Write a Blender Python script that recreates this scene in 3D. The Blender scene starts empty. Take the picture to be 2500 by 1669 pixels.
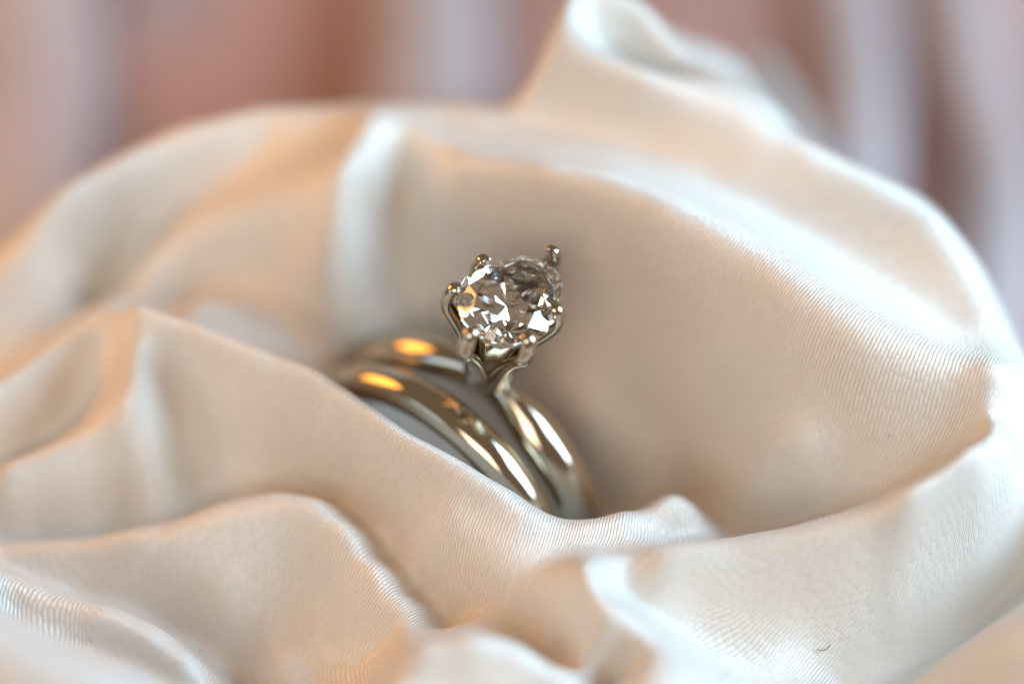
import bpy, bmesh, math, random
import numpy as np
from mathutils import Vector, Matrix
random.seed(4); rng = np.random.RandomState(4)
scene = bpy.context.scene
col = scene.collection
# 1 Blender unit = 1 cm; all modelling numbers below are millimetres, times S
scene.unit_settings.system = 'METRIC'; scene.unit_settings.scale_length = 0.01
S = 0.1
DEBUG = False
# ------------------------------------------------------------------ camera
D = 180.0                      # distance lens - stone, mm
ELEV = math.radians(50)        # camera looks down by 50 degrees
FRAME = 55.0                   # width of the field at the stone, mm
sE, cE = math.sin(ELEV), math.cos(ELEV)
AX = np.array([1.0, 0, 0]); AU = np.array([0, sE, cE]); AT = np.array([0, -cE, sE])
cam_d = bpy.data.cameras.new('camera'); cam = bpy.data.objects.new('camera', cam_d); col.objects.link(cam)
cam.location = Vector(AT * D * S)
cam.rotation_euler = (math.radians(90) - ELEV, 0, 0)
cam_d.sensor_width = 36; cam_d.lens = 36 * D / FRAME
cam_d.clip_start = 0.5; cam_d.clip_end = 1000
cam_d.dof.use_dof = True; cam_d.dof.focus_distance = (D + 0.3) * S
APERTURE = 17.5                # mm, diameter of the lens opening
cam_d.dof.aperture_fstop = (cam_d.lens * 0.001) / (APERTURE * S)
cam_d.dof.aperture_blades = 0
scene.camera = cam
# ------------------------------------------------------------------ world
w = bpy.data.worlds.new('World'); scene.world = w; w.use_nodes = True
w.node_tree.nodes['Background'].inputs[0].default_value = (0.25, 0.185, 0.13, 1)
w.node_tree.nodes['Background'].inputs[1].default_value = 1.0
# ------------------------------------------------------------------ lamps
def area(name, d, dist, sx, sy, power, colr, target=(0, 0, 0)):
    v = AX * d[0] + AU * d[1] + AT * d[2]; v = v / np.linalg.norm(v)
    l = bpy.data.lights.new(name, 'AREA'); l.shape = 'RECTANGLE'; l.size = sx * S; l.size_y = sy * S
    l.energy = power; l.color = colr
    o = bpy.data.objects.new(name, l); col.objects.link(o)
    o.location = Vector(v * dist * S) + Vector(target) * S
    o.rotation_euler = (-Vector(v)).to_track_quat('-Z', 'Y').to_euler()
    return o
def compass(el, az):
    """direction from elevation and azimuth (0 right, 90 back, 180 left, 270 front), in camera axes"""
    e, a = math.radians(el), math.radians(az)
    X, Y, Z = math.cos(e) * math.cos(a), math.cos(e) * math.sin(a), math.sin(e)
    return (X, Y * sE + Z * cE, -Y * cE + Z * sE)
area('window_light', compass(24, 3), 170, 100, 120, 5500, (0.54, 0.79, 1.0))
area('far_window_light', compass(18, 207), 300, 110, 110, 900, (0.55, 0.78, 1.0))
area('front_fill_light', compass(40, 255), 480, 230, 230, 9300, (1.0, 0.87, 0.73))  # added warm fill from the camera side, no actual lamp; lifts the hollow
lw = area('warm_lamp', compass(25, 155), 105, 54, 54, 470, (1.0, 0.40, 0.06)); lw.data.shape = 'DISK'

# ------------------------------------------------------------------ output look
scene.view_settings.view_transform = 'Standard'; scene.view_settings.look = 'None'
scene.view_settings.exposure = 0.02; scene.view_settings.gamma = 1
cy = scene.cycles
cy.max_bounces = 18; cy.transmission_bounces = 16; cy.glossy_bounces = 8; cy.diffuse_bounces = 9
cy.caustics_reflective = False; cy.caustics_refractive = False
cy.sample_clamp_indirect = 12; cy.use_denoising = True
# ------------------------------------------------------------------ helpers
K = FRAME / 2349.0
def P(u, v, z):
    """a point of the place read from the photograph: u, v where it shows (photo 2349 wide), z mm nearer than the stone"""
    f = (D - z) / D * K
    return AX * ((u - 1174.5) * f) + AU * (-(v - 784) * f) + AT * z
def tag(o, label=None, cat=None, group=None, kind=None):
    if label: o['label'] = label
    if cat: o['category'] = cat
    if group: o['group'] = group
    if kind: o['kind'] = kind
    return o
def mesh_obj(name, verts, faces, mat, parent=None, smooth=True):
    me = bpy.data.meshes.new(name)
    me.from_pydata([tuple(float(c) for c in v) for v in verts], [], faces); me.update()
    if smooth: me.polygons.foreach_set('use_smooth', [True] * len(me.polygons))
    if mat: me.materials.append(mat)
    o = bpy.data.objects.new(name, me); col.objects.link(o)
    if parent: o.parent = parent
    return o
def nmat(name):
    m = bpy.data.materials.new(name); m.use_nodes = True
    nt = m.node_tree; return m, nt, nt.nodes['Principled BSDF']
def node(nt, t, **kw):
    n = nt.nodes.new(t)
    for k, v in kw.items():
        if k.startswith('i'): n.inputs[int(k[1:])].default_value = v
        else: setattr(n, k, v)
    return n
def math_(nt, op, a, b=None, c=None):
    n = nt.nodes.new('ShaderNodeMath'); n.operation = op
    for i, x in enumerate((a, b, c)):
        if x is None: continue
        if isinstance(x, (int, float)): n.inputs[i].default_value = x
        else: nt.links.new(x, n.inputs[i])
    return n.outputs[0]
# ------------------------------------------------------------------ materials
def satin():
    m, nt, b = nmat('ivory_satin')
    L = nt.links.new
    uv = node(nt, 'ShaderNodeUVMap'); uv.uv_map = 'weave'
    wob = node(nt, 'ShaderNodeTexNoise'); wob.inputs['Scale'].default_value = 0.9; wob.inputs['Detail'].default_value = 2
    L(uv.outputs[0], wob.inputs['Vector'])
    wv = nt.nodes.new('ShaderNodeVectorMath'); wv.operation = 'MULTIPLY_ADD'
    L(wob.outputs['Color'], wv.inputs[0]); wv.inputs[1].default_value = (0.16, 0.16, 0); L(uv.outputs[0], wv.inputs[2])
    sep = node(nt, 'ShaderNodeSeparateXYZ'); L(wv.outputs[0], sep.inputs[0])
    su = math_(nt, 'MULTIPLY', sep.outputs[0], 1 / 0.225)        # warp threads 0.25 mm apart
    cell = math_(nt, 'FLOOR', su); fu = math_(nt, 'FRACT', su)
    wn = node(nt, 'ShaderNodeTexWhiteNoise', noise_dimensions='1D'); L(cell, wn.inputs['W'])
    off = math_(nt, 'MULTIPLY_ADD', wn.outputs['Value'], 1.0, math_(nt, 'MULTIPLY', cell, 0.4))   # the satin step, a little uneven
    sv = math_(nt, 'MULTIPLY_ADD', sep.outputs[1], 1 / 1.05, off)
    fv = math_(nt, 'FRACT', sv)
    cu = math_(nt, 'SINE', math_(nt, 'MULTIPLY', fu, math.pi))
    cv = math_(nt, 'POWER', math_(nt, 'SINE', math_(nt, 'MULTIPLY', fv, math.pi)), 0.3)
    h = math_(nt, 'MULTIPLY', math_(nt, 'POWER', cu, 0.8), cv)
    fib = node(nt, 'ShaderNodeTexNoise'); fib.inputs['Scale'].default_value = 1.0; fib.inputs['Detail'].default_value = 3
    mp = node(nt, 'ShaderNodeMapping'); mp.inputs['Scale'].default_value = (14, 1.6, 1); L(uv.outputs[0], mp.inputs[0]); L(mp.outputs[0], fib.inputs['Vector'])
    hh = math_(nt, 'MULTIPLY_ADD', fib.outputs['Fac'], 0.7, h)
    bump = node(nt, 'ShaderNodeBump'); bump.inputs['Strength'].default_value = 0.8; bump.inputs['Distance'].default_value = 0.070 * S
    L(hh, bump.inputs['Height']); L(bump.outputs[0], b.inputs['Normal'])
    mixc = node(nt, 'ShaderNodeMix'); mixc.data_type = 'RGBA'
    mixc.inputs[6].default_value = (0.72, 0.66, 0.59, 1); mixc.inputs[7].default_value = (0.87, 0.83, 0.78, 1)
    L(math_(nt, 'MULTIPLY_ADD', h, 0.75, 0.25), mixc.inputs[0]); L(mixc.outputs[2], b.inputs['Base Color'])
    b.inputs['Roughness'].default_value = 0.47; b.inputs['Specular IOR Level'].default_value = 0.7
    b.inputs['Metallic'].default_value = 0.10; b.inputs['Anisotropic'].default_value = 0.3
    b.inputs['Sheen Weight'].default_value = 0.25; b.inputs['Sheen Roughness'].default_value = 0.45
    return m
def white_gold(name='white_gold', rough=0.05, c=(0.50, 0.445, 0.35)):
    m, nt, b = nmat(name)
    b.inputs['Base Color'].default_value = (*c, 1); b.inputs['Metallic'].default_value = 1
    n = node(nt, 'ShaderNodeTexNoise'); n.inputs['Scale'].default_value = 16; n.inputs['Detail'].default_value = 6
    tc = node(nt, 'ShaderNodeTexCoord'); nt.links.new(tc.outputs['Object'], n.inputs['Vector'])
    r = node(nt, 'ShaderNodeMapRange'); r.inputs[1].default_value = .35; r.inputs[2].default_value = .8
    r.inputs[3].default_value = rough; r.inputs[4].default_value = rough + 0.09
    nt.links.new(n.outputs['Fac'], r.inputs[0]); nt.links.new(r.outputs[0], b.inputs['Roughness'])
    return m
def diamond_mat():
    m = bpy.data.materials.new('clear_diamond'); m.use_nodes = True; nt = m.node_tree
    nt.nodes.clear(); out = nt.nodes.new('ShaderNodeOutputMaterial')
    g = nt.nodes.new('ShaderNodeBsdfGlass'); g.inputs['Color'].default_value = (1, 1, 1, 1)
    g.inputs['IOR'].default_value = 2.417; g.inputs['Roughness'].default_value = 0.0
    prev = g.outputs[0]
    nt.links.new(prev, out.inputs[0])
    return m
def table_mat():
    m, nt, b = nmat('rose_brown_cloth'); L = nt.links.new
    tc = node(nt, 'ShaderNodeTexCoord')
    n = node(nt, 'ShaderNodeTexNoise'); n.inputs['Scale'].default_value = 0.55; n.inputs['Detail'].default_value = 2; L(tc.outputs['Object'], n.inputs['Vector'])
    cr = node(nt, 'ShaderNodeValToRGB'); e = cr.color_ramp.elements
    e[0].position = 0.3; e[0].color = (0.38, 0.215, 0.18, 1); e[1].position = 0.72; e[1].color = (0.56, 0.35, 0.31, 1)
    L(n.outputs['Fac'], cr.inputs[0]); L(cr.outputs[0], b.inputs['Base Color'])
    b.inputs['Roughness'].default_value = 0.9; b.inputs['Specular IOR Level'].default_value = 0.1
    n2 = node(nt, 'ShaderNodeTexNoise'); n2.inputs['Scale'].default_value = 12; L(tc.outputs['Object'], n2.inputs['Vector'])
    bp = node(nt, 'ShaderNodeBump'); bp.inputs['Distance'].default_value = 0.02; L(n2.outputs['Fac'], bp.inputs['Height']); L(bp.outputs[0], b.inputs['Normal'])
    return m
M_SATIN = satin(); M_GOLD = white_gold(); M_DIA = diamond_mat(); M_TABLE = table_mat()
# ------------------------------------------------------------------ table
TABLE_H = -34.0
def make_table():
    nx, ny = 90, 70; vs = []; fs = []
    for j in range(ny + 1):
        for i in range(nx + 1):
            x = -200 + 400 * i / nx; y = -120 + 300 * j / ny
            z = TABLE_H + 0.8 * math.sin(x * .11 + 1.3 * math.sin(y * .05)) + 0.5 * math.sin(y * .09 + x * .03)
            vs.append((x * S, y * S, z * S))
    for j in range(ny):
        for i in range(nx):
            a = j * (nx + 1) + i; fs.append((a, a + 1, a + nx + 2, a + nx + 1))
    o = mesh_obj('table_surface', vs, fs, M_TABLE); tag(o, kind='structure'); return o
make_table()
# ------------------------------------------------------------------ the draped satin cloth
# folds read from the photograph as curves (u, v, z); the sheet is the smooth height surface through them
CURVES = [
 # back rim, left
 [(-250,760,-16),(-150,690,-15),(0,575,-14),(120,460,-13.3),(250,375,-13),(400,305,-13),(600,258,-13),(850,238,-13),(1050,238,-12.3),(1180,248,-11.5)],
 [(-100,770,-12.6),(50,610,-12.3),(150,520,-12.2),(270,430,-12.4),(380,370,-12.8)],
 # ridge from the back peak to the left
 [(862,290,-9),(760,352,-9),(660,432,-9.6),(560,498,-10.6),(430,550,-11.8),(320,600,-12.8)],
 [(700,320,-11.8),(560,378,-12.8),(450,420,-13.4),(340,480,-14),(250,560,-15.2),(200,630,-15.6)],
 [(600,310,-13),(760,290,-11.6)],
 # ridge from the back peak down
 [(862,300,-9),(838,400,-8),(790,520,-8),(730,640,-9.2),(700,730,-11.2)],
 [(690,540,-9.6),(650,610,-10.8),(540,650,-12),(430,695,-12.8)],
 [(920,400,-10.6),(900,520,-11.2),(890,640,-11.8),(870,740,-12)],
 [(1050,500,-9.6),(1150,600,-9.9),(1290,640,-8.3)],
 [(1380,770,-8.8),(1410,850,-9.6),(1350,1000,-11),(1490,1010,-11.2),(1570,1110,-11.7)],
 [(1500,870,-9.2),(1560,1000,-10.6)],
 # crest behind the ring, running right to the corner
 [(900,312,-9.8),(1000,345,-9),(1100,362,-7.6),(1250,368,-6.2),(1400,393,-5),(1550,448,-3.9),(1700,523,-2.9),(1850,618,-1.8),(2000,733,-.6),(2150,830,.2),(2305,880,.8)],
 [(1050,420,-8),(1250,437,-5.3),(1400,465,-4),(1530,525,-3),(1670,605,-2.2),(1810,705,-1.1),(1950,812,-.3)],
 [(1060,480,-9),(1250,520,-6.7),(1400,575,-5.5),(1540,655,-4.6),(1660,745,-3.9),(1760,850,-3.3),(1850,950,-2.8),(1980,1000,-1.9)],
 [(1430,700,-7.3),(1540,790,-6.8),(1600,900,-7.3),(1650,1000,-8.1),(1660,1100,-9)],
 [(1850,1065,-3.2),(1760,1060,-4.4),(1720,1130,-6.3)],
 # valley behind that crest
 [(1000,290,-11),(1200,308,-10.4),(1400,335,-9.2),(1550,388,-7.8),(1700,455,-6.6),(1850,548,-5.4),(2000,660,-4.1),(2150,772,-2.5),(2320,835,-1.8)],
 # big far fold, right
 [(1290,62,-9),(1380,135,-8.5),(1480,185,-8),(1600,232,-8),(1750,292,-7.5),(1900,360,-7),(2050,430,-6.5),(2150,492,-6),(2225,590,-5.5),(2285,700,-5),(2349,820,-4.5),(2450,960,-4)],
 [(1240,220,-10.8),(1350,245,-10),(1500,285,-9),(1700,375,-7.3),(1900,480,-6.1),(2080,590,-5),(2200,720,-4)],
 # rolled tip of the far fold
 [(1284,40,-9.6),(1275,90,-9.3)],
 [(1350,62,-12.2),(1400,88,-13),(1450,118,-13.2),(1530,168,-12.4)],
 # front right fold
 [(2200,962,-.3),(2050,1038,-1.8),(1900,1125,-3.9),(1780,1192,-6),(1660,1205,-8)],
 [(1400,1272,3),(1500,1247,1.4),(1650,1236,.6),(1800,1210,.8),(1950,1168,1.1),(2100,1105,1.5),(2220,1025,1.5),(2285,955,1.3)],
 [(1500,1330,2.8),(1700,1315,2.4),(1900,1285,2.6),(2100,1220,3),(2250,1110,2.6),(2305,1000,1.8)],
 [(1600,1420,1.6),(1750,1420,1.4),(1900,1390,1.2),(2050,1320,1.2)],
 [(1700,1520,2.2),(1800,1510,1.4)],
 [(2349,1180,-4),(2270,1290,-4),(2170,1380,-3.6),(2030,1480,-2.6),(1930,1570,-1.6)],
 [(2349,1000,-3),(2450,1080,-3)],
 [(2420,1330,2.6),(2349,1385,3),(2250,1450,3.4),(2150,1530,3.8),(2060,1640,4)],
 [(1240,1175,.2)],
 # near ridge, centre right
 [(1340,1312,5),(1385,1375,5.5),(1445,1432,6),(1520,1490,6.5),(1600,1560,7),(1690,1650,7.5)],
 [(1260,1400,2.6),(1240,1480,3),(1330,1480,4.6),(1420,1560,6)],
 [(1420,1350,2.6),(1510,1430,3),(1600,1500,3.6)],
 # crest in front of the rings
 [(292,702,-6),(350,708,-5.5),(450,742,-4.5),(600,797,-3.5),(740,853,-2.5),(850,930,-1.5),(950,1000,-.6),(1050,1052,0),(1150,1112,.3),(1250,1168,.3),(1350,1188,0),(1450,1168,-1),(1530,1143,-2.4),(1585,1150,-3.8),(1622,1190,-5.6)],
 [(430,695,-10),(600,755,-11),(740,812,-11.5),(850,890,-11.8),(950,965,-12),(1050,1025,-12.3),(1150,1085,-12.5),(1250,1140,-12.7),(1400,1130,-12.7)],
 [(1480,1215,-1.6),(1560,1225,-3)],
 [(330,760,-5.8),(450,790,-4.7),(600,845,-3.7),(740,905,-2.7),(850,985,-1.7),(950,1055,-.8),(1050,1110,-.1),(1150,1170,.3),(1250,1215,.4)],
 [(560,930,-5),(700,1010,-4.6),(830,1085,-3.8),(1000,1150,-.6),(1150,1230,.6),(1260,1270,1),(1380,1235,.2)],
 [(1000,1250,-1),(1150,1330,1)],
 [(560,1085,-6.4),(660,1085,-6.4),(790,1130,-5.8),(858,1190,-4.9),(925,1280,-3.9),(985,1350,-3),(1060,1420,-1)],
 # fold in the lower left
 [(-150,1245,-4.2),(0,1240,-4),(200,1230,-4),(400,1190,-3.7),(520,1147,-3.3),(640,1125,-3),(750,1145,-2.5),(820,1205,-2),(880,1290,-1.2),(950,1370,-.5),(1010,1440,.5)],
 [(0,1262,-3.9),(200,1270,-3.6),(400,1290,-2.9),(550,1290,-2.8),(680,1280,-2.8),(770,1320,-2.4)],
 [(380,1232,-2.9),(520,1190,-2.4),(640,1170,-2.1),(745,1192,-1.6),(800,1245,-1.1),(850,1325,-.4)],
 [(500,1400,-3.4),(600,1420,-3.6),(700,1400,-3.2),(750,1480,-2.4),(620,1540,-2.6)],
 [(820,1370,-1.2),(880,1480,-.4),(900,1450,-.2)],
 # bottom left roll
 [(-80,1275,.2),(0,1303,0),(150,1365,0),(270,1392,.2),(380,1445,.5),(460,1510,.8),(512,1580,1.2),(540,1700,1.5)],
 [(0,1290,-4),(150,1345,-4.2),(300,1380,-4.4),(420,1430,-4.6),(520,1530,-4.4),(570,1620,-4)],
 [(0,1380,1),(150,1455,1.3),(300,1510,1.6),(400,1580,2)],
 [(-80,1350,7),(0,1405,7),(100,1462,7.2),(230,1520,7.6),(390,1590,8),(500,1700,8.5)],
 # near white fold at the bottom
 [(860,1590,9.2),(940,1492,9.6),(1080,1458,9.6),(1200,1482,8.9),(1300,1532,7.9),(1400,1590,6.8)],
 [(960,1540,10),(1100,1520,9.8),(1250,1555,8.6)],
 [(1000,1620,10),(1150,1620,9.2),(1200,1740,8)],
 [(900,1470,1),(1000,1430,1),(1120,1420,1.2),(1200,1430,2)],
 # left peak and its folds
 [(295,702,-6),(312,780,-5.3),(335,870,-5),(350,960,-5),(350,1060,-5.3),(330,1120,-5.8)],
 [(410,880,-7.2),(425,980,-7.8),(440,1075,-8.2),(550,1010,-6.4)],
 [(-100,980,-6.5),(0,925,-6.8),(80,875,-7.3),(160,800,-8),(235,722,-8.6)],
 [(-100,1110,-8.2),(0,1055,-8.6),(100,985,-9),(190,885,-9.2),(258,775,-8.4)],
 [(-100,1170,-5),(0,1125,-5),(120,1060,-4.7),(230,970,-4.7),(300,870,-4.9)],
 [(-100,1200,-7),(0,1195,-7),(200,1185,-7),(400,1150,-7),(500,1115,-7)],
 [(150,715,-14),(50,825,-12.2),(-50,900,-10.5),(300,640,-12.8)],
]
EPS = 1.1                      # mm squared, how rounded the folds are
WT = math.radians(31)          # the sheet is a height surface over a plane leaning a little towards the camera
FA = np.stack([AX, AU * math.cos(WT) - AT * math.sin(WT), AT * math.cos(WT) + AU * math.sin(WT)])   # rows: axes of that plane
# outer outlines, left to right: behind these the cloth falls away to the table
OUTLINES = [
 [(-250,760,-16),(-150,690,-15),(0,575,-14),(120,460,-13.3),(250,375,-13),(400,305,-13),(600,258,-13),(850,238,-13),(1050,238,-12.3),(1180,246,-11.5)],
 [(1216,205,-10.9),(1240,130,-10.3),(1260,68,-10),(1284,25,-10.2),(1330,4,-10.8),(1400,6,-11.3),(1470,36,-11.6),(1548,100,-11.8),(1620,155,-12),(1690,182,-12),(1750,222,-11.4),(1800,268,-10.4)],
 [(1850,322,-7.6),(1900,350,-7.2),(2050,420,-6.7),(2150,482,-6.2),(2230,580,-5.7),(2290,690,-5.2),(2355,820,-4.7),(2450,950,-4.2)],
]
BACKS = {(292, 702): [(-9, -2.2), (-13, -5.5)], (-150, 1245): [(-5, -1.8)], (-80, 1275): [(-6, -2.4)], (-80, 1350): [(-10, -4)],
         (860, 1590): [(-10, -4)], (1400, 1272): [(-4, -1.2)]}
def backs():
    """the side of a fold turned away from the lens, just under the sight line over its crest"""
    out = []
    for c in CURVES:
        for off, dz in BACKS.get((c[0][0], c[0][1]), ()):
            q = np.array(c, float); t = np.gradient(q[:, :2], axis=0); t /= np.linalg.norm(t, axis=1)[:, None]
            e = np.stack([t[:, 1] * off, -t[:, 0] * off, np.full(len(q), dz)], -1)
            k = q + e; n = len(k); out.append([tuple(x) for x in (k[:-3] if c[0][0] == 292 else k)])
    return out
def build_height():
    pts = []
    for c in CURVES + backs():
        c3 = [FA @ P(*q) for q in c]
        for a, b2 in zip(c3[:-1], c3[1:]):
            n = max(1, int(round(np.linalg.norm((b2 - a)[:2]) / 1.8)))
            for k in range(n): pts.append(a + (b2 - a) * k / n)
        pts.append(c3[-1])
    for j, c in enumerate(OUTLINES):
        c = [np.array(q, float) for q in c]
        for k, (off, dz) in enumerate(((0, 0), (-7, -4), (-30, -11), (-90, -20), (-170, -32)) if j == 1 else ((0, 0), (-7, -4), (-30, -10), (-120, -18), (-200, -26), (-300, -36))):
            prev = None
            for i in range(len(c)):
                t = (c[min(i + 1, len(c) - 1)] - c[max(i - 1, 0)])[:2]; t = t / np.linalg.norm(t)
                if j >= 1: t = np.array([1.0, 0.0]) if i > 3 or j == 2 else np.array([0.8, -0.6])
                q = c[i] + np.array([t[1] * off, -t[0] * off, dz])
                w3 = FA @ P(*q)
                if prev is not None:
                    m_ = max(1, int(round(np.linalg.norm((w3 - prev)[:2]) / 2.0)))
                    for a in range(m_): pts.append(prev + (w3 - prev) * a / m_)
                prev = w3
            pts.append(prev)
    nc = len(pts)
    # outside the picture the sheet settles on the table at the back and rolls on at the sides and front
    for x in range(-70, 71, 14):
        pts.append(np.array([x, 40, -50.0])); pts.append(np.array([x, 55, -60.0])); pts.append(np.array([x, -34, -9.0 + 2 * math.sin(x * .2)])); pts.append(np.array([x, -50, -16.0]))
    for y in range(-30, 50, 12):
        for s in (-1, 1): pts.append(np.array([s * 62.0, y, -16.0 if y < 0 else -46.0])); 
        for s in (-1, 1): pts.append(np.array([s * 44.0, y, -12.0 if y < 0 else -44.0]))
    pts = np.array([p if i < nc else FA @ p for i, p in enumerate(pts)])
    keep = [0]
    for i in range(1, len(pts)):
        if np.min(np.hypot(*(pts[keep, :2] - pts[i, :2]).T)) > 0.35: keep.append(i)
    pts = pts[keep]
    n = len(pts)
    def phi(r): return r ** 1.6
    d = np.hypot(pts[:, None, 0] - pts[None, :, 0], pts[:, None, 1] - pts[None, :, 1])
    A = np.zeros((n + 3, n + 3)); A[:n, :n] = phi(np.sqrt(d * d + EPS)) - np.eye(n) * 0.03
    A[:n, n] = A[n, :n] = 1; A[:n, n + 1:] = pts[:, :2]; A[n + 1:, :n] = pts[:, :2].T
    sol = np.linalg.solve(A, np.concatenate([pts[:, 2], np.zeros(3)]))
    if DEBUG:
        wz = -0.0 ; fit = np.array([((dd_ ** 2 + EPS) ** .8) @ sol[:n] for dd_ in d]) + sol[n] + pts[:, :2] @ sol[n + 1:]
        res = fit - pts[:, 2]
        for i in np.argsort(-abs(res))[:40]:
            q = FA.T @ pts[i]; z_ = q @ AT; f_ = (D - z_) / D * K
            print('RES %.2f at u %d v %d z %.1f' % (res[i], q @ AX / f_ + 1174.5, 784 - q @ AU / f_, z_))
    def h(X, Y):
        o = np.empty(X.size); xf = X.ravel(); yf = Y.ravel()
        for a in range(0, xf.size, 20000):
            dd = (xf[a:a + 20000, None] - pts[None, :, 0]) ** 2 + (yf[a:a + 20000, None] - pts[None, :, 1]) ** 2
            o[a:a + 20000] = (dd + EPS) ** 0.8 @ sol[:n] + sol[n] + sol[n + 1] * xf[a:a + 20000] + sol[n + 2] * yf[a:a + 20000]
        return o.reshape(X.shape)
    return h, n
PINCH = 0.12
def make_cloth():
    h, n = build_height()
    step = 0.2
    xs = np.arange(-46, 46.01, step); ys = np.arange(-36, 50.01, step)
    X, Y = np.meshgrid(xs, ys)
    cs = 0.4; cxs = np.arange(-46.4, 47.3, cs); cys = np.arange(-36.4, 51.3, cs)
    CX, CY = np.meshgrid(cxs, cys); C = h(CX, CY)
    # smooth very slightly so creases are rolled, not folded like paper
    for _ in range(2):
        Cp = np.pad(C, 1, mode='edge')
        C = 0.25 * C + 0.125 * (Cp[:-2, 1:-1] + Cp[2:, 1:-1] + Cp[1:-1, :-2] + Cp[1:-1, 2:]) + 0.0625 * (Cp[:-2, :-2] + Cp[:-2, 2:] + Cp[2:, :-2] + Cp[2:, 2:])
    # pinch the folds: deepen what differs from its surroundings
    B = C.copy()
    for _ in range(90):
        Bp = np.pad(B, 1, mode='edge'); B = (Bp[:-2, 1:-1] + Bp[2:, 1:-1] + Bp[1:-1, :-2] + Bp[1:-1, 2:]) / 4
    C = C + np.clip(PINCH * (C - B), -1.0, 0.8)
    def cubic(arr, t, axis):     # catmull-rom resample
        i = np.floor(t).astype(int); f = t - i
        g = lambda k: np.take(arr, np.clip(i + k, 0, arr.shape[axis] - 1), axis=axis)
        f = f[:, None] if axis == 0 else f[None, :]
        return 0.5 * ((2 * g(0)) + (-g(-1) + g(1)) * f + (2 * g(-1) - 5 * g(0) + 4 * g(1) - g(2)) * f ** 2 + (-g(-1) + 3 * g(0) - 3 * g(1) + g(2)) * f ** 3)
    Z = cubic(cubic(C, (ys - cys[0]) / cs, 0), (xs - cxs[0]) / cs, 1)
    ny, nx = Z.shape
    V = (np.stack([X, Y, Z], -1).reshape(-1, 3) @ FA) * S
    idx = np.arange(nx * ny).reshape(ny, nx)
    F = np.stack([idx[:-1, :-1], idx[:-1, 1:], idx[1:, 1:], idx[1:, :-1]], -1).reshape(-1, 4)
    me = bpy.data.meshes.new('satin_cloth')
    me.vertices.add(len(V)); me.vertices.foreach_set('co', V.ravel())
    me.loops.add(F.size); me.loops.foreach_set('vertex_index', F.ravel().astype(np.int32))
    me.polygons.add(len(F)); me.polygons.foreach_set('loop_start', np.arange(0, F.size, 4, dtype=np.int32))
    me.update(calc_edges=True)
    me.polygons.foreach_set('use_smooth', np.ones(len(F), bool))
    # weave coordinates: millimetres measured along the cloth itself
    lu = np.zeros_like(Z); lv = np.zeros_like(Z)
    lu[:, 1:] = np.cumsum(np.sqrt(step ** 2 + np.diff(Z, axis=1) ** 2), axis=1); lu -= lu[:, nx // 2][:, None]
    lv[1:, :] = np.cumsum(np.sqrt(step ** 2 + np.diff(Z, axis=0) ** 2), axis=0); lv -= lv[ny // 2, :][None, :]
    def blur(a, it):
        for _ in range(it):
            p = np.pad(a, 1, mode='reflect', reflect_type='odd'); a = (p[:-2, 1:-1] + p[2:, 1:-1] + p[1:-1, :-2] + p[1:-1, 2:]) / 4
        return a
    lu = blur(lu, 60); lv = blur(lv, 60)
    a = math.radians(25)
    U2 = lu * math.cos(a) - lv * math.sin(a); V2 = lu * math.sin(a) + lv * math.cos(a)
    uvl = me.uv_layers.new(name='weave')
    uvs = np.stack([U2.ravel(), V2.ravel()], -1)[F.ravel()]
    uvl.data.foreach_set('uv', uvs.ravel().astype(np.float32))
    me.materials.append(M_SATIN); me.update()
    o = bpy.data.objects.new('satin_cloth', me); col.objects.link(o)
    tag(o, 'ivory satin cloth gathered in soft swirling folds around the two rings', 'cloth')
    return o
make_cloth()
# ------------------------------------------------------------------ rings
def cf(v): return AX * v[0] + AU * v[1] + AT * v[2]
def unit(v): return v / np.linalg.norm(v)
N = unit(cf((0.137, 0.60, 0.79)))
T0 = cf((0.80, -0.60, 0.28)); T = unit(T0 - N * np.dot(T0, N))
A3 = unit(np.cross(T, N))                      # ring axis, towards the lower left
BASE = P(1118, 851, -4.6)                      # top of the engagement band
def frame_matrix(origin, x, y, z):
    m = Matrix.Identity(4)
    for i, a in enumerate((x, y, z)):
        for r in range(3): m[r][i] = float(a[r])
    for r in range(3): m[r][3] = float(origin[r]) * S
    return m
def band_mesh(R, prof, nseg=160):
    """prof(theta) -> closed list of (radial, axial) in mm; ring in the local xz plane, axis = y, top = +z"""
    vs, fs = [], []; m = None
    for k in range(nseg):
        th = 2 * math.pi * k / nseg
        pr = prof(th); m = len(pr)
        for (r, a) in pr: vs.append(((R + r) * math.sin(th) * S, a * S, (R + r) * math.cos(th) * S))
    for k in range(nseg):
        for j in range(m):
            a = k * m + j; b = k * m + (j + 1) % m; c = ((k + 1) % nseg) * m + (j + 1) % m; d = ((k + 1) % nseg) * m + j
            fs.append((a, b, c, d))
    return vs, fs
def dprof(wd, th_, n=28, inner=0.35, pw=2.3):
    """half round section, width wd, thickness th_"""
    out = []
    for k in range(n):
        t = 2 * math.pi * k / n
        ca, sa = math.cos(t), math.sin(t)
        a = wd / 2 * math.copysign(abs(ca) ** (2 / pw), ca)
        r = math.copysign(abs(sa) ** (2 / pw), sa)
        r = r * th_ * (0.72 if r > 0 else 0.28) * (1 if r > 0 else inner / 0.28)
        out.append((r - th_ * .72, a))
    return out
# wedding band
def smooth_fix(o):
    return o
RE = 9.6
def wedding():
    vs, fs = band_mesh(RE, lambda th: dprof(2.35, 1.65, 32, pw=2.15))
    o = mesh_obj('wedding_band', vs, fs, M_GOLD)
    C = BASE - N * (RE + 0.15) + A3 * 3.15
    o.matrix_world = frame_matrix(C, T, -A3, N) if np.dot(np.cross(T, -A3), N) > 0 else frame_matrix(C, T, A3, N)
    tag(o, 'plain rounded white gold wedding band lying left of the solitaire ring', 'ring')
wedding()
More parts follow.
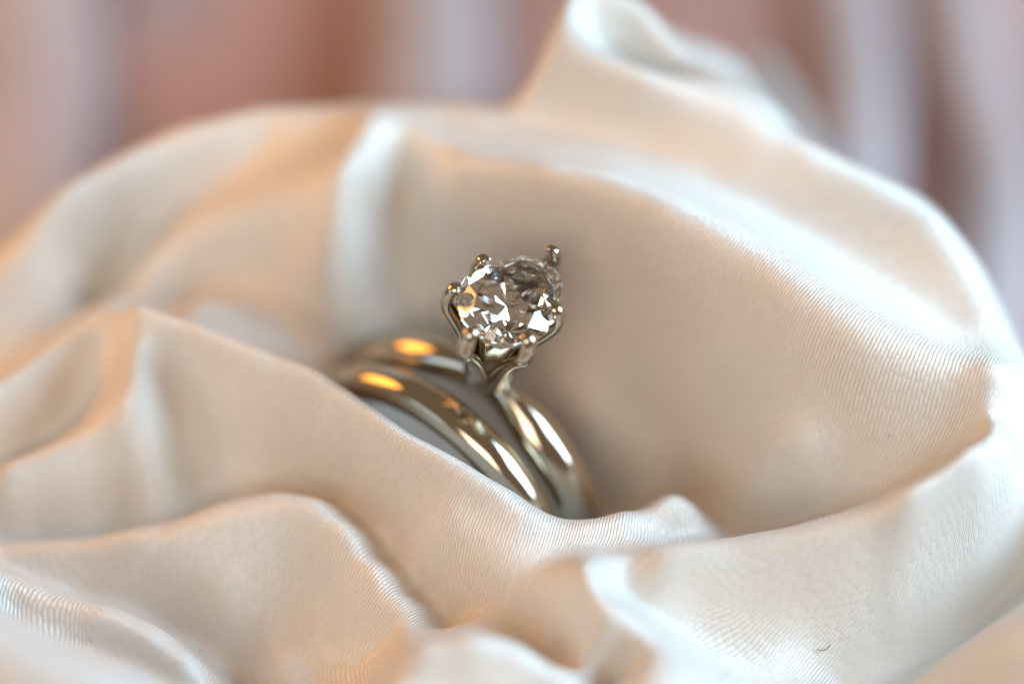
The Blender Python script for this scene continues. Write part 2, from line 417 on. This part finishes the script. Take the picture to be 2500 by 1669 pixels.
# engagement ring
er = bpy.data.objects.new('engagement_ring', None); col.objects.link(er)
er.empty_display_size = 0.5
er.matrix_world = frame_matrix(BASE, T, A3 if np.dot(np.cross(T, A3), N) > 0 else -A3, N)
tag(er, 'white gold six prong solitaire ring holding a sparkling faceted diamond', 'ring')
MW = np.array(er.matrix_world)[:3, :3]; MO = BASE
def loc(p): return MW.T @ (np.asarray(p) - MO)      # world mm -> ring mm
def shank_prof(th):
    t = abs((th + math.pi) % (2 * math.pi) - math.pi)   # 0 at the head
    k = min(1, t / 0.55); k = k * k * (3 - 2 * k)
    return dprof(1.35 + 1.45 * k, 1.9 - 0.1 * k, 28, pw=1.9)
vs, fs = band_mesh(RE, shank_prof, 200)
vs = [(x, y, z - RE * S) for x, y, z in vs]
mesh_obj('shank', vs, fs, M_GOLD, er)
# stone
HG = 5.5                                        # height of the girdle above the band
SC = loc(P(1163, 697, 0.0)); HG = SC[2]
print('stone centre in ring frame', SC)
def stone():
    tipdir = None
    rx = 2.9
    def gp(r, ang, z):
        # pear-like outline: drawn out towards the far right claw
        a = ang - TIP
        f = 0.95 + 0.44 * math.exp(-((math.atan2(math.sin(a), math.cos(a)) / 0.46) ** 2))
        x = r * math.cos(ang) * f * rx; y = r * math.sin(ang) * f * rx * 1.03
        return (x, y, z * rx)
    hc, dp, rt, gt = 0.27, 0.84, 0.64, 0.03
    v = []; f = []
    def add(p): v.append(p); return len(v) - 1
    O = TIP
    tb = [add(gp(rt, O + k * math.pi / 4, hc + gt)) for k in range(8)]
    c22 = math.cos(math.pi / 8)
    rs = 0.80; zs = hc * (1 - rs * c22) / (1 - rt) + gt
    st = [add(gp(rs, O + (k + .5) * math.pi / 4, zs)) for k in range(8)]
    gu = [add(gp(1, O + k * math.pi / 8, gt)) for k in range(16)]
    gl = [add(gp(1, O + k * math.pi / 8, -gt)) for k in range(16)]
    for k in range(8):
        a, b = v[gl[2 * k]], v[gl[(2 * k + 2) % 16]]; v[gl[2 * k + 1]] = tuple((a[i] + b[i]) / 2 for i in range(3))
    cu = add((0, 0, -dp * rx))
    f.append(tuple(tb))
    for k in range(8):
        k1 = (k + 1) % 8
        f.append((tb[k], st[k], tb[k1]))
        f.append((tb[k], st[k - 1], gu[2 * k], st[k]))
        f.append((st[k], gu[2 * k], gu[2 * k + 1])); f.append((st[k], gu[2 * k + 1], gu[(2 * k + 2) % 16]))
        f.append((cu, gl[(2 * k + 2) % 16], gl[2 * k + 1], gl[2 * k]))
    for k in range(16):
        k1 = (k + 1) % 16; f.append((gu[k], gl[k], gl[k1], gu[k1]))
    v2 = [((x + SC[0]) * S, (y + SC[1]) * S, (z + SC[2]) * S) for x, y, z in v]
    o = mesh_obj('diamond', v2, f, M_DIA, er, smooth=False)
    bm = bmesh.new(); bm.from_mesh(o.data); bmesh.ops.triangulate(bm, faces=[q for q in bm.faces if len(q.verts) == 4 and False]); bmesh.ops.recalc_face_normals(bm, faces=bm.faces); bm.to_mesh(o.data); bm.free()
CAM = AT * D
def on_plane(u, v, hgt):
    """where the sight line of photo point u, v meets the plane hgt mm above the band, in ring mm"""
    q = P(u, v, 0); d = q - CAM
    a = loc(CAM); b = loc(q); t = (hgt - a[2]) / (b[2] - a[2])
    return a + (b - a) * t
TIPP = on_plane(1262, 590, HG + 0.7); TIP = math.atan2(TIPP[1] - SC[1], TIPP[0] - SC[0])
stone()
def tube(path, radii, n=16, flat=None):
    """closed tube through path (mm), elliptical radii (ra, rb): ra along 'side' vector"""
    path = [np.asarray(p, float) for p in path]; vs = []; fs = []
    m = len(path)
    for i, p in enumerate(path):
        t = unit(path[min(i + 1, m - 1)] - path[max(i - 1, 0)])
        s = unit(np.cross(t, flat)) ; b = np.cross(s, t)
        ra, rb = radii[i]
        for k in range(n):
            a = 2 * math.pi * k / n
            vs.append((p + s * math.cos(a) * ra + b * math.sin(a) * rb) * S)
    for i in range(m - 1):
        for k in range(n):
            fs.append((i * n + k, i * n + (k + 1) % n, (i + 1) * n + (k + 1) % n, (i + 1) * n + k))
    fs.append(tuple(range(n - 1, -1, -1))); fs.append(tuple((m - 1) * n + k for k in range(n)))
    return vs, fs
def spline(ctrl, n):
    c = [np.asarray(x, float) for x in ctrl]; c = [2 * c[0] - c[1]] + c + [2 * c[-1] - c[-2]]
    out = []
    for i in range(1, len(c) - 2):
        for k in range(n):
            t = k / n
            out.append(0.5 * (2 * c[i] + (c[i + 1] - c[i - 1]) * t + (2 * c[i - 1] - 5 * c[i] + 4 * c[i + 1] - c[i + 2]) * t * t + (3 * c[i] - c[i - 1] - 3 * c[i + 1] + c[i + 2]) * t ** 3))
    out.append(c[-2]); return out
PRONGS = [(1110, 600), (1266, 578), (1045, 664), (1273, 710), (1080, 765), (1210, 778)]
HT = HG + 0.75
for i, (u, v) in enumerate(PRONGS):
    tip = on_plane(u, v, HT)
    rad = tip[:2] - SC[:2]; L_ = np.linalg.norm(rad); e = rad / L_
    out = 0.24
    c2 = SC[:2]
    def pt(r, z): return np.array([c2[0] * min(1, z / HG) + e[0] * r, c2[1] * min(1, z / HG) + e[1] * r, z])
    ctrl = [pt(0.75, -0.2), pt(1.15, 1.0), pt(L_ * .54, 2.4), pt(L_ * .76 + .05, 3.8), pt(L_ + out - .02, HG - .7), pt(L_ + out + .1, HG + .1), pt(L_ + .17, HT - .02), pt(L_ - .08, HT + .08), pt(L_ - .22, HT + .06)]
    path = spline(ctrl, 6); m = len(path)
    rd = []
    for k in range(m):
        t = k / (m - 1)
        w_ = np.interp(t, [0, .3, .6, .78, .88, .95, .985, 1], [.75, .6, .5, .42, .40, .34, .24, .06])
        th_ = np.interp(t, [0, .3, .6, .78, .88, .95, .985, 1], [.5, .42, .34, .33, .34, .31, .22, .05])
        rd.append((w_, th_))
    vs, fs = tube(path, rd, 18, flat=np.array([e[0], e[1], 0.15]))
    mesh_obj('prong', vs, fs, M_GOLD, er)
# cup where the claws grow together
def cup():
    n = 72; rows = []
    prof = [(0.85, -.5), (0.95, .1), (1.2, .9), (1.55, 1.8), (1.9, 2.9), (2.25, 4.0), (2.65, 5.4), (2.76, 5.85), (2.64, 5.85), (2.1, 4.3), (1.6, 3.0), (1.1, 1.9), (.5, 1.5), (0.02, 1.45)]
    angs = [math.atan2(*(on_plane(u, v, HT)[:2] - SC[:2])[::-1]) for u, v in PRONGS]
    vs = []; fs = []
    for (r, z) in prof:
        for k in range(n):
            a = 2 * math.pi * k / n
            dmin = min(abs(math.atan2(math.sin(a - b), math.cos(a - b))) for b in angs)
            sc = 1 - 0.10 * min(1, dmin / .5)
            zz = z - 0.3 * min(1, dmin / .5) ** 2 * max(0, min(1, (z - 1.5) / 2.5))
            vs.append(((SC[0] * max(0, z) / HG + r * sc * math.cos(a)) * S, (SC[1] * max(0, z) / HG + r * sc * math.sin(a)) * S, zz * S))
    for i in range(len(prof) - 1):
        for k in range(n): fs.append((i * n + k, i * n + (k + 1) % n, (i + 1) * n + (k + 1) % n, (i + 1) * n + k))
    mesh_obj('setting_cup', vs, fs, M_GOLD, er)
cup()

# ------------------------------------------------------------------ pale ribbons on the table behind
def on_table(u, v, hh):
    q = P(u, v, 0); d = q - CAM; t = (hh - CAM[2]) / d[2]; return CAM + d * t
M_RIB, nt_, b_ = nmat('pale_lilac_ribbon'); b_.inputs['Base Color'].default_value = (0.54, 0.46, 0.47, 1); b_.inputs['Roughness'].default_value = 0.45
wv_ = node(nt_, 'ShaderNodeTexWave'); wv_.inputs['Scale'].default_value = 8; bp_ = node(nt_, 'ShaderNodeBump'); bp_.inputs['Distance'].default_value = 0.01
nt_.links.new(wv_.outputs[1], bp_.inputs['Height']); nt_.links.new(bp_.outputs[0], b_.inputs['Normal'])
def ribbon(path, width, lift, label, twist=0.0):
    pts = spline([on_table(u, v, TABLE_H + 2.2) for u, v in path], 14)
    vs = []; fs = []; m = len(pts); n = 9
    for i, p in enumerate(pts):
        t = unit(pts[min(i + 1, m - 1)] - pts[max(i - 1, 0)]); s_ = unit(np.cross(t, [0, 0, 1])); up = np.cross(s_, t)
        a = twist * math.sin(i * .16); c2 = s_ * math.cos(a) + up * math.sin(a); u2 = np.cross(c2, t)
        for lay in (0, 1):
            for k in range(n):
                q = (k / (n - 1) - .5)
                vs.append((p + c2 * q * width + u2 * (lift * (1 - 4 * q * q) + .6 * math.sin(i * .2) - 0.2 * lay) + np.array([0, 0, width * .5 * abs(math.sin(a))])) * S)
    for i in range(m - 1):
        for k in range(n - 1):
            a = i * 2 * n + k; fs.append((a, a + 1, a + 2 * n + 1, a + 2 * n)); b = a + n; fs.append((b, b + 2 * n, b + 2 * n + 1, b + 1))
        a = i * 2 * n; fs.append((a, a + 2 * n, a + 3 * n, a + n)); a += n - 1; fs.append((a, a + n, a + 3 * n, a + 2 * n))
    o = mesh_obj('ribbon', vs, fs, M_RIB); tag(o, label, 'ribbon', 'pale ribbons on the table behind the cloth'); return o
ribbon([(40, -500), (50, -150), (60, 150), (20, 450), (-60, 800)], 11, 2.2, 'wide pale ribbon running down the far left side of the blurred table')
ribbon([(420, -420), (380, -160), (350, -20), (300, 60)], 3, 0.6, 'short greyish ribbon end lying on the table right of the wide left ribbon')
ribbon([(900, -500), (960, -200), (985, 40), (960, 330), (900, 500)], 9, 2.0, 'broad lilac white ribbon on the table between the back peak and the rolled fold')
ribbon([(1900, -500), (1940, -150), (1965, 120), (1960, 400), (1900, 700)], 6, 1.6, 'narrow upright pale ribbon on the table above the large right fold')
ribbon([(2150, -300), (2230, 100), (2290, 350), (2290, 620), (2240, 900)], 5.2, 1.4, 'slightly curved pale ribbon nearest the right edge of the table')
# ------------------------------------------------------------------ a dark fibre on the front fold
from mathutils.bvhtree import BVHTree
cl = bpy.data.objects['satin_cloth']
bvh = BVHTree.FromObject(cl, bpy.context.evaluated_depsgraph_get())
def on_cloth(u, v):
    q = P(u, v, 0); d = Vector(unit(q - CAM)); h_ = bvh.ray_cast(Vector(CAM * S), d)
    return np.array(h_[0]) / S, np.array(h_[1])
M_LINT, nt_, b_ = nmat('dark_fibre'); b_.inputs['Base Color'].default_value = (0.03, 0.027, 0.025, 1); b_.inputs['Roughness'].default_value = 0.6
def lint(pp, r_, label):
    pts = []
    for u, v in pp:
        q, n_ = on_cloth(u, v)
        if np.dot(n_, AT) < 0: n_ = -n_
        pts.append(q + n_ * (r_ + .07))
    pts = spline(pts, 5); vs, fs = tube(pts, [(r_, r_)] * len(pts), 6, flat=AT)
    o = mesh_obj('lint_fibre', vs, fs, M_LINT); tag(o, label, 'lint')
lint([(1872, 1487), (1882, 1489), (1893, 1486), (1903, 1476)], 0.018, 'short curved dark fibre of lint stuck to the front right satin fold')
lint([(205, 1466), (208, 1469), (210, 1473)], 0.014, 'tiny dark speck of lint on the roll in the bottom left corner')
lint([(455, 1491), (458, 1494), (461, 1495)], 0.016, 'faint dark speck near the right end of the bottom left roll')
lint([(1658, 1548), (1662, 1546), (1667, 1545)], 0.018, 'tiny dark speck of lint at the bottom edge below the curved fibre')
lint([(2036, 996), (2040, 997), (2043, 1000)], 0.012, 'tiny dark speck on the woven inner side of the right fold')
